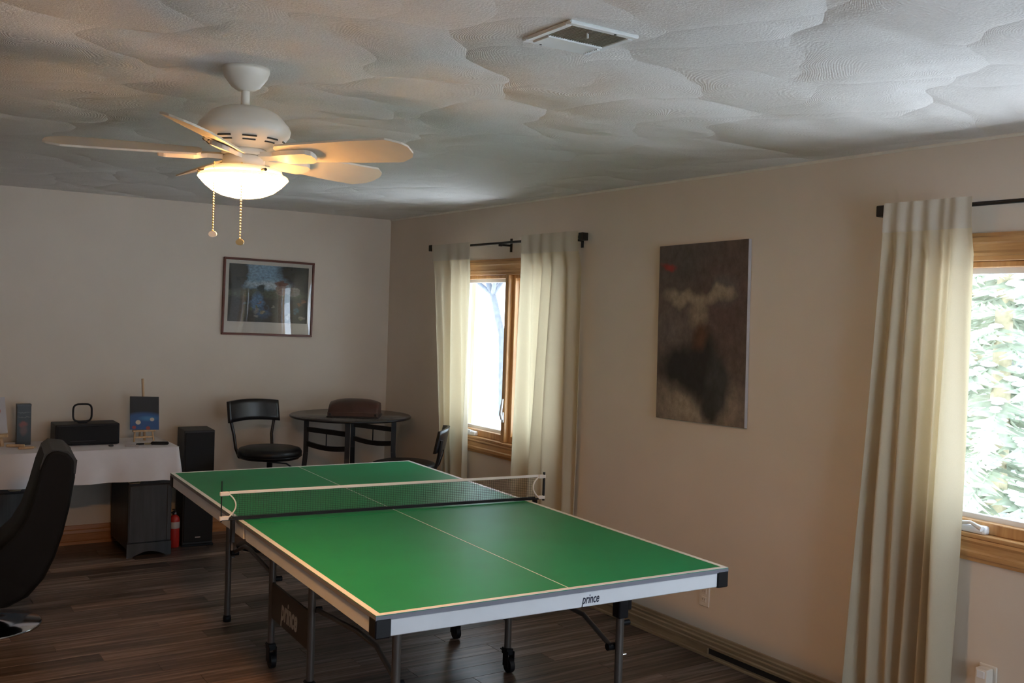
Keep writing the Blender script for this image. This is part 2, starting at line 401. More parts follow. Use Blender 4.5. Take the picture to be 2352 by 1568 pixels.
b2 = MB(); b2.prism([(0, 0), (0.020, 0), (0.020, 0.020), (0.012, 0.026), (0.014, 0.070), (0.020, 0.078), (0.018, 0.098), (0.010, 0.104), (0.008, 0.130), (0, 0.132)], lambda u, v, d: (d, YB-u, v), XL, XR-.04)
struct(b2.build('baseboard_back', M['basex']), 'orange-brown wooden baseboard along the back wall', 'baseboard')
struct(MB().prism([(0, 0), (0.010, 0), (0.010, -0.004), (0.004, -0.012), (0, -0.012)], lambda u, v, d: (XR-u, d, HC+v), YF, YB-.002).build('trim_1', M['trimcream']), 'thin pale bead where ceiling meets side wall', 'trim')

# ------------------------------------------------------------------ windows
def window(idx, y0, y1, z0, z1, label, mullion=None, cranks=()):
    w = thing('window_%d' % idx, label, 'window'); w['kind'] = 'structure'; w.location = (XR, (y0+y1)/2, z0)
    L = lambda x, y, z: (x-XR, y-(y0+y1)/2, z-z0)
    def part(name, mat, boxes, bevel=0.0, parent=None):
        m = MB()
        for (a, b, c, d, e, f) in boxes:
            p = L(a, c, e); q = L(b, d, f); m.box(p[0], q[0], p[1], q[1], p[2], q[2])
        return m.build(name, M[mat], parent or w, bevel)
    CW = 0.088
    # casings: moulded boards around the opening
    prof = [(0, 0), (0.014, 0), (0.018, 0.010), (0.014, 0.020), (0.016, 0.045), (0.022, 0.052), (0.020, 0.070), (0.014, 0.076), (0.012, CW), (0, CW)]
    def casing(horizontal, base, sign, a0, a1):
        m = MB()
        if horizontal: m.prism(prof, lambda u, v, d: L(XR-u, d, base+sign*v), a0, a1)
        else: m.prism(prof, lambda u, v, d: L(XR-u, base+sign*v, d), a0, a1)
        return m.build('casing', M['oak' if horizontal else 'oakz'], w)
    casing(True, z1, 1, y0-CW, y1+CW); casing(True, z0, -1, y0-CW, y1+CW)
    casing(False, y0, -1, z0, z1); casing(False, y1, 1, z0, z1)
    # jamb lining
    t = 0.018; d0, d1 = XR-0.004, XR+WT
    part('jamb', 'oakz', [(d0, d1, y0, y0+t, z0, z1)]); part('jamb', 'oakz', [(d0, d1, y1-t, y1, z0, z1)])
    part('head_jamb', 'oak', [(d0, d1, y0+t, y1-t, z1-t, z1)])
    part('sill', 'oak', [(XR-0.012, d1, y0+t, y1-t, z0, z0+t)], 0.003)
    ys = [y0+t, y1-t]
    if mullion:
        part('mullion', 'oakz', [(XR-0.002, d1-.02, mullion-0.022, mullion+0.022, z0+t, z1-t)], 0.004)
        ys = [y0+t, mullion-0.022, mullion+0.022, y1-t]
    sw = 0.032
    for i in range(0, len(ys), 2):
        a, b = ys[i], ys[i+1]; za, zb = z0+t, z1-t; s0, s1 = XR+0.030, XR+0.070
        part('sash', 'oakz', [(s0, s1, a, a+sw, za, zb), (s0, s1, b-sw, b, za, zb), (s0, s1, a+sw, b-sw, za, za+sw+.012), (s0, s1, a+sw, b-sw, zb-sw+.008, zb)], 0.003)
        s0, s1 = XR+0.072, XR+0.096; v = 0.026
        a2, b2, za2, zb2 = a+sw-.004, b-sw+.004, za+sw+.006, zb-sw+.010
        part('outer_frame', 'vinyl', [(s0, s1, a2, a2+v, za2, zb2), (s0, s1, b2-v, b2, za2, zb2), (s0, s1, a2+v, b2-v, za2, za2+v), (s0, s1, a2+v, b2-v, zb2-v, zb2)], 0.002)
        part('pane', 'glass', [(XR+0.083, XR+0.086, a2+v-.004, b2-v+.004, za2+v-.004, zb2-v+.004)])
    for (cy, side) in cranks:
        c = L(XR+0.012, cy, z0+t)
        m = MB(); m.obox((c[0]+.01, c[1], c[2]+.016), 0.045, 0.13, 0.032); k = m.build('crank_housing', M['vinyl'], w, 0.010, seg=2)
        MB().tube([(c[0]-.02, c[1]-.03*side, c[2]+.035), (c[0]-.035, c[1]+.02*side, c[2]+.045), (c[0]-.04, c[1]+.07*side, c[2]+.028)], [.008, .007, .011], 8).build('crank_handle', M['vinyl'], k)
    if mullion:
        c = L(XR-0.006, mullion-.006, 1.08)
        m = MB(); m.obox((c[0], c[1], c[2]-.075), 0.010, 0.028, 0.07); k = m.build('lock_plate', M['vinyl'], w, 0.004)
        MB().tube([(c[0]-.004, c[1], c[2]-.09), (c[0]-.020, c[1]-.004, c[2]-.05), (c[0]-.012, c[1]-.012, c[2]+.05)], [.012, .010, .007], 8).build('lock_lever', M['vinyl'], k)
    return w
MU = on_x(1174, 640, XR+.03).y
window(1, *W1, 'twin casement window with honey oak trim in the side wall, by the round table', mullion=MU, cranks=((6.04, 1),))
window(2, *W2, 'single wide oak-trimmed window with snowy evergreen outside, at right edge', cranks=((on_x(2232, 1228, XR+.02).y, -1),))
# patio door behind the camera
w3 = thing('window_3', 'glazed patio door in the wall behind the camera', 'door', ((W3[0]+W3[1])/2, YF, W3[2])); w3['kind'] = 'structure'
hw = (W3[1]-W3[0])/2; hh = W3[3]-W3[2]
for a, b in ((-hw, 0), (0, hw)):
    m = MB(); s = .07
    m.box(a, a+s, -.10, -.05, 0, hh); m.box(b-s, b, -.10, -.05, 0, hh); m.box(a+s, b-s, -.10, -.05, 0, s+.04); m.box(a+s, b-s, -.10, -.05, hh-s, hh)
    m.build('sash', M['oakz'], w3)
    MB().box(a+s-.005, b-s+.005, -.078, -.074, s+.03, hh-s+.005).build('pane', M['glass'], w3)

# daylight portals: they only guide the sampling of the sky through the openings
def portal(loc, rot, sx, sy):
    ld = bpy.data.lights.new('window_portal', 'AREA'); ld.shape = 'RECTANGLE'; ld.size = sx; ld.size_y = sy; ld.cycles.is_portal = True
    o = bpy.data.objects.new('window_portal', ld); COL.objects.link(o); o.location = loc; o.rotation_euler = rot
for (a, b, c, d) in (W1, W2): portal((XR+WT+.01, (a+b)/2, (c+d)/2), (0, R(90), 0), d-c, b-a)
portal(((W3[0]+W3[1])/2, YF-WT-.01, (W3[2]+W3[3])/2), (R(-90), 0, R(180)), W3[1]-W3[0], W3[3]-W3[2])

# ------------------------------------------------------------------ outside: snow and trees
GZ = -0.9
g = MB()
def gz(x, y):
    d = math.hypot(x-XR, y-3)
    return GZ + 0.12*math.sin(x*.31+1)*math.cos(y*.27) + 0.05*math.sin(x*.9+y*.6) + max(0, d-40)*0.06
g.grid(60, 60, lambda u, v: (-70+u*150, -70+v*150, gz(-70+u*150, -70+v*150) if True else 0))
sn = g.build('snow_ground', M['snow']); sn['kind'] = 'structure'; sn['label'] = 'bright snow covered ground outside the windows'; sn['category'] = 'snow'

def bare_tree(base, h, seed, label):
    rnd = random.Random(seed); t = thing('bare_tree', label, 'tree', base); m = MB(); tr = MB()
    def branch(p, d, l, r, lev):
        n = 4; pts = [p]; q = Vector(p); dd = Vector(d)
        for i in range(n):
            dd = (dd + Vector((rnd.uniform(-.18, .18), rnd.uniform(-.18, .18), rnd.uniform(-.06, .14)))).normalized(); q = q + dd*l/n; pts.append(q.copy())
        (tr if lev == 0 else m).tube(pts, [r*(1-.5*i/n) for i in range(n+1)], 6 if lev < 2 else 4, caps=False)
        if lev >= 4: return
        for k in range(5 if lev < 3 else 3):
            i = rnd.randint(1 if lev else 2, n); a = rnd.uniform(0, 6.28); s = rnd.uniform(.6, 1.1)
            nd = (dd*.55 + Vector((math.cos(a)*s, math.sin(a)*s, rnd.uniform(-.05, .6)))).normalized()
            branch(pts[i], nd, l*rnd.uniform(.5, .72), r*.45, lev+1)
    branch(Vector((0, 0, 0)), Vector((0.05, 0, 1)), h*.45, h*.014, 0)
    tr.build('trunk', M['bark'], t); m.build('branches', M['bark'], t); return t
def evergreen(base, h, rad, seed, label):
    rnd = random.Random(seed); t = thing('evergreen_tree', label, 'tree', base)
    MB().tube([(0, 0, -.3), (0, 0, h*.5), (0, 0, h)], [h*.018, h*.011, .01], 8).build('trunk', M['pinebark'], t)
    fo = MB(); sn_ = MB(); lv = int(h/.28)
    for i in range(lv):
        z = .5 + (h-.6)*i/lv; rr = rad*(1-i/lv)**.8 + .12
        for k in range(6):
            a = 6.283*k/6 + rnd.uniform(-.3, .3) + i*.7; l = rr*rnd.uniform(.65, 1.1); zz = z + rnd.uniform(-.1, .1)
            d = Vector((math.cos(a), math.sin(a), -.22)); s = Vector((-math.sin(a), math.cos(a), 0)); b = Vector((0, 0, zz))
            fo.tube([b, b+d*l], [.018, .006], 4, caps=False)
            nn = max(4, int(l/.10))
            for j in range(nn):
                f = (j+1)/nn; p = b + d*l*f; wd = (.10+.26*(1-f))*(.5+.5*rr/rad)*rnd.uniform(.7, 1.2)
                for sg in (-1, 1):
                    tip = p + s*sg*wd + d*wd*.7 + Vector((0, 0, rnd.uniform(-.10, .03)))
                    up = Vector((0, 0, .035)); q = p + d*.06
                    fo.add([p+up*.4, q-up, tip, p-up], [(0, 1, 2), (1, 3, 2), (3, 0, 2)])
                if rnd.random() < .4:
                    c = p + Vector((0, 0, .05)); sz = rnd.uniform(.05, .11)
                    sn_.lathe([(0, -sz*.3), (sz*.8, -sz*.12), (sz, 0), (sz*.7, sz*.3), (0, sz*.45)], c, 7)
    fo.build('foliage', M['needles'], t); sn_.build('snow_clumps', M['snow'], t); return t
def out(px, py, dist):   # ground point in a pixel's direction
    d = ray(px, py); d = Vector((d.x, d.y, 0)).normalized(); p = d*dist; return (p.x, p.y, gz(p.x, p.y))
bare_tree(out(1158, 830, 26.0), 9.5, 3, 'bare leafless tree outside, seen through the twin casement window')
bare_tree(out(1195, 830, 30.0), 11.0, 8, 'distant leafless tree half hidden by the curtain of the twin casement window')
evergreen(out(2285, 1190, 12.5), 7.5, 2.0, 5, 'tall snowy evergreen tree outside the wide window at right edge')
evergreen(out(2225, 1190, 17.0), 9.0, 2.4, 11, 'evergreen tree farther off, seen beside the curtain of the wide window')

# ================================================================== TABLE TENNIS TABLE
TX, TY, TH = 2.1154, 4.1435, -0.03894
TW, TLN, TZ = 1.4525, 2.8656, 0.76
tt = thing('table_tennis_table', 'green folding table tennis table with white lines and white metal apron', 'table', (TX, TY, 0), TH)
hw, hl = TW/2, TLN/2
GAP = 0.004; BT = 0.017
for sgn in (1, -1):
    y0, y1 = (GAP, hl) if sgn > 0 else (-hl, -GAP)
    top = MB().box(-hw, hw, y0, y1, TZ-BT, TZ-.0006).build('table_half', M['green'], tt, 0.001)
    MB().box(-hw-.0006, hw+.0006, y0-.0006, y1+.0006, TZ-BT-.0004, TZ-.003).build('board_edge', M['edge'], top)
    e = TZ+.0002; lw = 0.020
    MB().box(-hw, -hw+lw, y0, y1, TZ-.001, e).build('side_line', M['line'], top)
    MB().box(hw-lw, hw, y0, y1, TZ-.001, e).build('side_line', M['line'], top)
    ya, yb = (y1-lw, y1) if sgn > 0 else (y0, y0+lw)
    MB().box(-hw+lw, hw-lw, ya, yb, TZ-.001, e).build('end_line', M['line'], top)
    ca, cb = (y0, y1-lw) if sgn > 0 else (y0+lw, y1)
    MB().box(-.0017, .0017, ca, cb, TZ-.001, e).build('centre_line', M['line'], top)
    # aprons under the board
    az0, az1, at = TZ-.072, TZ-BT, 0.018
    i = 0.004
    for sx in (-1, 1):
        xa, xb = sorted((sx*(hw-i), sx*(hw-i-at)))
        MB().box(xa, xb, y0+.012*(sgn > 0), y1-.012*(sgn < 0), az0, az1).build('apron', M['apron'], tt, 0.003)
    ya, yb = (y1-i-at, y1-i) if sgn > 0 else (y0+i, y0+i+at)
    ap = MB().box(-hw+i+at, hw-i-at, ya, yb, az0, az1).build('apron', M['apron'], tt, 0.003)
    if sgn < 0:
        text_mesh('lettering', 'prince', 0.046, M['letterd'], ap, frame3((0.085, ya-.0004, (az0+az1)/2-.001), (1, 0, 0), (0, 0, 1)), 0.28, 0.0006, 0.62)
    for sx in (-1, 1):
        cx, cy = sx*(hw-.030), sgn*(hl-.030)
        MB().box(min(sx*(hw+.002), sx*(hw-.052)), max(sx*(hw+.002), sx*(hw-.052)), min(sgn*(hl+.002), sgn*(hl-.052)), max(sgn*(hl+.002), sgn*(hl-.052)), az0-.003, TZ-.012).build('corner_cap', M['blackplastic'], tt, 0.004)
    # end legs
    for sx in (-1, 1):
        lx, ly = sx*0.49, sgn*1.08
        lg = MB().tube([(lx, ly, 0.02), (lx, ly, az1)], 0.0165, 14).build('leg', M['legsteel'], tt)
        MB().lathe([(0, 0), (.021, 0), (.022, .02), (.018, .035), (0, .035)], (lx, ly, 0), 14).build('foot_cap', M['blackplastic'], lg)
        MB().tube([(lx+.010, ly, .345), (lx+.034, ly, .345)], .005, 8).build('bolt', M['chrome'], lg)
        if sx < 0: continue
        MB().box(lx-.024, lx+.024, ly-.024, ly+.024, 0.50, az1).build('leg_bracket', M['blackplastic'], lg, 0.004)
        MB().box(lx+.024, lx+.044, ly-.018, ly+.018, 0.53, az1).build('latch', M['blackplastic'], lg, 0.004)
        MB().tube([(lx+.01, ly, .475), (lx+.045, ly, .475)], .011, 10).build('knob', M['blackplastic'], lg)
    MB().bar((-.49, sgn*1.08, .66), (.49, sgn*1.08, .66), .025, .025).build('cross_bar', M['legsteel'], tt)
# wheeled inner legs and the plates between them
CY = (0.32, -0.22)
for sx in (-1, 1):
    for cy in CY:
        lx = sx*0.49
        lg = MB().tube([(lx, cy, 0.115), (lx, cy, TZ-BT)], 0.0165, 14).build('inner_leg', M['legsteel'], tt)
        cs = MB(); cs.obox((lx, cy, .098), .036, .05, .030); cs.obox((lx-.017, cy-.012, .066), .004, .05, .075); cs.obox((lx+.017, cy-.012, .066), .004, .05, .075)
        ck = cs.build('caster_fork', M['blackplastic'], tt, 0.003)
        wh = MB(); wh.tube([(lx-.012, cy-.018, .036), (lx+.012, cy-.018, .036)], .036, 20)
        wh.build('caster_wheel', M['blackplastic'], ck)
        MB().obox((lx, cy+.035, .095), .022, .035, .008).build('brake_lever', M['blackplastic'], ck, 0.002)
    pl = MB().box(sx*.49-.006, sx*.49+.006, CY[1]+.017, CY[0]-.017, .235, .405).build('side_plate', M['panel'], tt, 0.003)
    fx = frame3((sx*.49+sx*.0066, .055, .315), (0, sx, 0), (0, 0, 1))
    text_mesh('lettering', 'prince', 0.135, M['letter'], pl, fx, 0.25, 0.0006, 0.64, 0.03)
    # folding arms
    for sg, ya in ((-1, CY[1]), (1, CY[0])):
        arm = MB(); x = sx*.468
        arm.tube([(x, ya, .415), (x, ya+sg*.45, .455), (x, sg*.86, .452), (x, sg*1.06, .375)], .0105, 10)
        a = arm.build('folding_arm', M['legsteel'], tt)
        MB().tube([(x-.016, sg*1.05, .375), (x+.022, sg*1.05, .375)], .015, 12).build('arm_pivot', M['blackplastic'], a)
        MB().tube([(x-.016, ya, .415), (x+.022, ya, .415)], .013, 12).build('arm_pivot', M['blackplastic'], a)
for cy in CY:
    MB().bar((-.49, cy, .60), (.49, cy, .60), .025, .025).build('cross_bar', M['legsteel'], tt)

# net, clamped at the middle of the table
NL, NR = Vector((-hw-.075, 0.085)), Vector((hw+.085, 0.005))
def npt(s, z): p = NL + (NR-NL)*s; return Vector((p.x, p.y, TZ+z))
nt_ = thing('table_tennis_net', 'dark mesh table tennis net with white top tape clamped across the green table', 'net', (TX, TY, 0), TH)
NH = 0.123; LEN = (NR-NL).length
curve = lambda q: 0.040*math.sin(math.pi*q)**0.8/LEN      # side cords bow inwards
m = MB(); nz, nx = 13, 132
for j in range(1, nz):
    q = j/nz; z = .012 + q*(NH-.012); a = .028/LEN + curve(q)
    m.tube([npt(a, z), npt(1-a, z)], .00075, 3, caps=False, smooth=False)
for i in range(nx+1):
    s = (.030 + (LEN-.060)*i/nx)/LEN
    zs = [z/20 for z in range(21) if .028/LEN + curve(z/20) <= s <= 1-.028/LEN-curve(z/20)]
    if len(zs) > 1:
        segs = [zs]
        if max(b-a for a, b in zip(zs, zs[1:])) > .06:
            k = max(range(len(zs)-1), key=lambda i: zs[i+1]-zs[i]); segs = [zs[:k+1], zs[k+1:]]
        for sg in segs:
            if len(sg) > 1: m.tube([npt(s, .012+sg[0]*(NH-.012)), npt(s, .012+sg[-1]*(NH-.012))], .00075, 3, caps=False, smooth=False)
nm = m.build('net_mesh', M['net'], nt_); nm['kind'] = 'stuff'
a, b = npt(.02, NH), npt(.98, NH)
MB().bar(a, b, .003, .013).build('top_tape', M['tape'], nt_, 0.001)
MB().bar(npt(.03, .0105), npt(.97, .0105), .005, .014).build('bottom_cord', M['blackplastic'], nt_)
for s0, sg, nm_ in ((0, 1, 'l'), (1, -1, 'r')):
    cord = [npt(s0 + sg*(.022/LEN + curve(q/10)), .010+(NH-.010)*q/10) for q in range(11)]
    MB().tube(cord, .0035, 6).build('side_cord', M['tape'], nt_)
    pr = .0028 if s0 == 0 else .0065
    p0, p1 = npt(s0, -.004), npt(s0, NH+.052 if s0 == 0 else NH+.018)
    po = MB().tube([p0, p1], pr, 10).build('net_post', M['black'], nt_)
    for z in (.012, NH-.004):
        c = npt(s0 + sg*.012/LEN, z); MB().obox(c, .040, .014, .019, math.atan2(NR.y-NL.y, NR.x-NL.x)).build('sleeve', M['tape'], nt_, 0.003)
    arm = MB(); e = npt(s0 + sg*.17/LEN, .0062); arm.bar(npt(s0, -.001+.007), e, .012, .008)
    cl_ = arm.build('clamp_arm', M['black'], nt_, 0.002)
    cc = npt(s0 + sg*.050/LEN, 0); MB().box(cc.x-.008, cc.x+.008, cc.y-.014, cc.y+.014, TZ-.095, TZ+.004).build('clamp_jaw', M['black'], cl_, 0.002)
    MB().tube([(cc.x, cc.y, TZ-.13), (cc.x, cc.y, TZ-.09)], .006, 8).build('clamp_screw', M['legsteel'], cl_)

# ================================================================== CEILING FAN
FX, FY = 1.003, 3.102
fan = thing('ceiling_fan', 'cream five-blade ceiling fan with a lit frosted bowl lamp and two pull chains', 'ceiling fan', (FX, FY, HC))
zf = lambda z: z-HC
MB().lathe([(0, 0), (.073, 0), (.073, -.012), (.066, -.030), (.045, -.058), (.026, -.070), (.018, -.072), (0, -.072)], n=36).build('canopy', M['fanwhite'], fan)
MB().tube([(0, 0, -.06), (0, 0, -.135)], .0135, 16).build('downrod', M['fanwhite'], fan)
mo = MB().lathe([(0, -.122), (.030, -.123), (.075, -.128), (.105, -.142), (.122, -.160), (.128, -.168), (.138, -.178), (.143, -.192), (.140, -.206), (.122, -.230), (.096, -.248), (.080, -.254), (.05, -.256), (0, -.256)], n=48).build('motor_housing', M['fanwhite'], fan)
for k in range(10):
    a = R(36*k+8)
    for j in range(2):
        rr = (.1245, .112)[j]; zz = (-.2285, -.2375)[j]
        pts = [(rr*math.cos(a+R(d)), rr*math.sin(a+R(d)), zz) for d in range(-11, 12, 4)]
        MB().tube(pts, .0028, 5).build('vent_slot', M['slot'], mo)
MB().lathe([(0, -.254), (.068, -.254), (.070, -.262), (.070, -.272), (.055, -.276), (0, -.276)], n=40).build('flywheel', M['fanwhite'], fan)
MB().lathe([(0, -.276), (.062, -.276), (.065, -.281), (.065, -.304), (.062, -.309), (0, -.309)], n=40).build('switch_housing', M['fanwhite'], fan)
BR, BZ = 0.580, -.276
def blade(a):
    w0, w1 = .050, .067; r0 = .140
    outl = [(r0, -w0), (r0+.25, -w1), (BR-.055, -w1-.002), (BR-.012, -w1*.62), (BR, -w1*.30), (BR, w1*.30), (BR-.012, w1*.62), (BR-.055, w1+.002), (r0+.25, w1), (r0, w0), (r0-.012, w0*.7), (r0-.012, -w0*.7)]
    rot = Matrix.Rotation(a, 3, 'Z') @ Matrix.Rotation(R(-19), 3, 'X')
    m = MB(); m.prism(outl, lambda u, v, d: tuple(rot @ Vector((u, v, 0)) + Vector((0, 0, BZ+.004+d))), 0, .006)
    b = m.build('blade', M['fanblade'], fan, 0.0012)
    br = MB()
    arm = [(.060, -.016), (.110, -.014), (.150, -.024), (.235, -.026), (.255, -.016), (.258, 0), (.255, .016), (.235, .026), (.150, .024), (.110, .014), (.060, .016)]
    br.prism(arm, lambda u, v, d: tuple(rot @ Vector((u, v*(1.2 if u > .13 else 1), -.001)) + Vector((0, 0, BZ-.002+d - (0 if u > .12 else -.004)))), -.010, .004)
    br.build('blade_bracket', M['fanwhite'], b, 0.003)
for k in range(5): blade(R(-53+72*k))
rim = MB().lathe([(.060, -.309), (.100, -.312), (.118, -.319), (.120, -.327), (.112, -.335), (.095, -.336)], n=48).build('lamp_fitter', M['fitterglow'], fan)
bowl = MB().lathe([(.139, -.345), (.132, -.353), (.118, -.368), (.095, -.386), (.065, -.399), (.032, -.406), (0, -.408)], n=56).build('lamp_bowl', M['bowl'], fan)
MB().lathe([(.118, -.343), (.124, -.336), (.131, -.334), (.137, -.338), (.139, -.345)], n=56).build('bowl_lip', M['bowllip'], bowl)
MB().lathe([(.118, -.343), (.134, -.347), (.128, -.353), (.114, -.366), (.092, -.382), (.063, -.395), (.032, -.402), (0, -.404)], n=56).build('added_bowl_liner', M['white'], bowl)  # added non-glowing inner shell, cuts the bowl's upward light
for k in range(3):
    a = R(-80+120*k)
    MB().tube([(.114*math.cos(a), .114*math.sin(a), -.328), (.139*math.cos(a), .139*math.sin(a), -.328)], .005, 8).build('bowl_screw', M['slot'], rim)
for (dx, zz, fobcol) in ((-.062, -.530, 'fanwhite'), (.022, -.552, 'chain')):
    o = VR*dx - VF*.10
    ch = MB(); n = 26; z0, z1 = -.310, zz+.012
    for i in range(n+1):
        z = z0 + (z1-z0)*i/n
        ch.lathe([(0, -.0030), (.0024, -.0015), (.0030, 0), (.0024, .0015), (0, .0030)], (o.x, o.y, z), 6)
    ch.tube([(o.x, o.y, z0), (o.x, o.y, z1)], .0009, 4)
    c = ch.build('pull_chain', M['chain'], fan)
    fm = frame3((o.x, o.y, zz), VR, (0, 0, 1))
    f = MB(); nn = 20
    pts = [fm @ Vector((.0125*math.cos(6.2832*k/nn), .0095*math.sin(6.2832*k/nn), s)) for s in (-.003, .003) for k in range(nn)]
    f.add(pts, [tuple(range(nn)), tuple(range(nn, 2*nn))] + [(k, (k+1) % nn, nn+(k+1) % nn, nn+k) for k in range(nn)])
    f.build('chain_fob', M[fobcol], c)
# bulbs inside the bowl light upwards through the open top
for k in range(2):
    ld = bpy.data.lights.new('fan_bulb', 'POINT'); ld.energy = 6.5; ld.color = (1.0, 0.50, 0.17); ld.shadow_soft_size = 0.03
    lo = bpy.data.objects.new('fan_bulb', ld); COL.objects.link(lo); lo.parent = fan; lo.location = (.05*(1 if k else -1), 0, -.362)

# ================================================================== CEILING VENT
VC = Vector((1.590, 2.142)); vs = 0.112
vt = thing('ceiling_vent', 'square white ceiling air vent with a half dark grille', 'vent', (VC.x, VC.y, HC))
m = MB(); fr = .022
for (a, b, c, d) in ((-vs, vs, -vs, -vs+fr), (-vs, vs, vs-fr, vs), (-vs, -vs+fr, -vs+fr, vs-fr), (vs-fr, vs, -vs+fr, vs-fr)): m.box(a, b, c, d, -.010, 0)
m.build('vent_frame', M['ventwhite'], vt, 0.003)
MB().box(-vs+fr, vs-fr, .016, vs-fr, -.014, -.002).build('louver_panel', M['ventwhite'], vt, 0.002)
MB().box(-vs+fr, vs-fr, -vs+fr, .016, -.004, -.001).build('grille_back', M['spkgrey'], vt)
n = 24
for k in range(n):
    x = -vs+fr+.004 + (2*vs-2*fr-.008)*k/(n-1); MB().obox((x, (-vs+fr+.016)/2, -.007), .002, .016+vs-fr, .008, m=Matrix.Rotation(R(30), 3, 'Y')).build('fin', M['ventdark'], vt)
for k in range(8):
    MB().obox((vs-fr-.006, .028+k*.008, -.0155), .010, .0035, .004).build('louver_tooth', M['ventwhite'], vt)
MB().tube([(-.02, -.06, -.006), (-.02, -.062, -.022)], .003, 6).build('damper_lever', M['ventwhite'], vt)
for sx, sy in ((-.5, 1), (.35, -1)): MB().tube([(sx*vs, sy*(vs-.011), -.0115), (sx*vs, sy*(vs-.011), -.009)], .0035, 8).build('screw', M['slot'], vt)

# ================================================================== CURTAINS AND RODS
CX = 3.540
def curtain(name_label, yt0, yt1, yb0, yb1, zt, zb, folds, seed, group):
    """from far edge (yt0) to near edge (yt1); bottoms yb0..yb1"""
    rnd = random.Random(seed); ph = [rnd.uniform(0, 6.28) for _ in range(4)]; base = Vector((CX, (yt0+yt1)/2, zb))
    t = thing('curtain', name_label, 'curtain', base, group=group)
    fd = []; c = rnd.uniform(.02, .08); sg = 1
    while c < 1.0:
        w_ = rnd.uniform(.6, 1.35)/folds; fd.append((c, w_*.42, sg*rnd.uniform(.55, 1.25), rnd.uniform(-.05, .05))); c += w_*.55; sg = -sg
    def fn(u, v):
        z = zb + (zt-zb)*v
        k = (1-v)
        a = yt0+(yb0-yt0)*k; b = yt1+(yb1-yt1)*k
        y = a + (b-a)*u + (.010*math.sin(6.28*1.5*u+ph[3]+k*2)*k if 0 < u < 1 else 0)
        d = sum(am*math.exp(-((u-cc-sh_*math.sin(k*2.5+cc*9))/w_)**2) for cc, w_, am, sh_ in fd)
        dpt = .044*d*(.55+.75*min(1, k*1.6)) + .010*k*math.sin(6.283*folds*.31*u+ph[2]+k*1.1)
        if v > .90: t_ = min(1, (v-.90)/.06); dpt = dpt*(1-.72*t_) + .019*t_
        return (CX - dpt - base.x, y - base.y, z - base.z)
    MB().grid(90, 60, fn).build('cloth', M['curtain'], t)
    def hd(u, v):
        v2 = 1-.055*(1-v); p = fn(u, v2); return (p[0]-.003, p[1], p[2])
    MB().grid(90, 4, hd).build('rod_pocket', M['curtain2'], t)
    return t
def span(px0, px1, py): return on_x(px0, py, CX).y, on_x(px1, py, CX).y
a0, a1 = span(999, 1086, 567); b0, b1 = 6.12, 5.90
curtain('cream curtain panel beside the round table, left of the twin casement window', a0, a1, b0, b1, 2.190, 0.06, 4.2, 1, 'cream curtains on black rods')
a0, a1 = span(1206, 1332, 546); b0, b1 = 5.31, 4.72
curtain('cream curtain panel between the twin casement window and the canvas painting', a0, a1, b0, b1, 2.205, 0.06, 5.3, 4, 'cream curtains on black rods')
a0, a1 = span(2040, 2238, 478)
curtain('long cream curtain panel beside the wide window at right edge', a0, a1, 2.675, 2.245, 2.205, 0.03, 6.2, 9, 'cream curtains on black rods')
def rod(label, y0, y1, z, extra):
    t = thing('curtain_rod', label, 'curtain rod', (CX, (y0+y1)/2, z)); h = (y1-y0)/2
    MB().tube([(0, -h, 0), (0, h, 0)], .0085, 12).build('rod', M['black'], t)
    for s in (-1, 1):
        MB().obox((0, s*(h+.016), 0), .046, .040, .046).build('finial', M['black'], t, 0.003)
    for yy in extra:
        b = MB(); b.bar((0, yy, -.012), (XR-CX, yy, -.012), .010, .014); b.box(XR-CX-.008, XR-CX, yy-.010, yy+.010, -.055, .035)
        b.box(-.012, .012, yy-.006, yy+.006, -.022, -.006)
        b.build('bracket', M['black'], t, 0.001)
z1 = 2.170
rod('black curtain rod with square finials over the twin casement window', on_x(1336, 540, CX).y, on_x(996, 571, CX).y, z1, ((5.57-(on_x(1336, 540, CX).y+on_x(996, 571, CX).y)/2), .78, -.80))
rod('black curtain rod with square finials over the wide window at right edge', 0.86, on_x(2037, 483, CX).y, 2.176, (.70, -.7))

# ================================================================== PICTURES
# canvas painting on the side wall (plain brown and dark abstract)
pa = [on_x(1525, 566, XR), on_x(1732, 547, XR), on_x(1720, 981, XR), on_x(1516, 962, XR)]
yc = sum(p.y for p in pa)/4; zc = sum(p.z for p in pa)/4; pw = 0.645; ph = 0.925
can = thing('canvas_painting', 'tall unframed canvas painting in brown and dark tones on the side wall', 'painting', (XR, yc, zc-ph/2)); can.rotation_euler = (R(-1.1), 0, 0)
cm = picture_mat('abstract_brown_painting', (0.115, 0.082, 0.066), [
    (.30, .90, .60, .25, .8, (.085, .066, .056)), (.75, .66, .45, .40, .9, (.105, .062, .055)), (.45, .08, .75, .22, .9, (.33, .27, .20)), (.20, .52, .30, .20, .9, (.15, .12, .105)),
    (.32, .30, .34, .17, .45, (.018, .014, .014)), (.52, .30, .28, .26, .5, (.020, .016, .016)), (.70, .20, .17, .22, .5, (.045, .043, .042)), (.62, .10, .12, .12, .5, (.03, .026, .024)),
    (.76, .73, .20, .11, .55, (.12, .10, .09)), (.48, .62, .13, .15, .6, (.26, .20, .14)), (.27, .70, .26, .06, .6, (.30, .24, .17)), (.70, .71, .22, .055, .6, (.30, .24, .17)),
    (.50, .47, .12, .10, .6, (.10, .045, .025)), (.12, .88, .12, .035, .6, (.30, .03, .025))], warp=0.16, wscale=5, rough=0.55, grain=0.35, gscale=14)
MB().box(-.022, -.002, -pw/2, pw/2, 0, ph).build('stretcher', M['canvasedge'], can, 0.002)
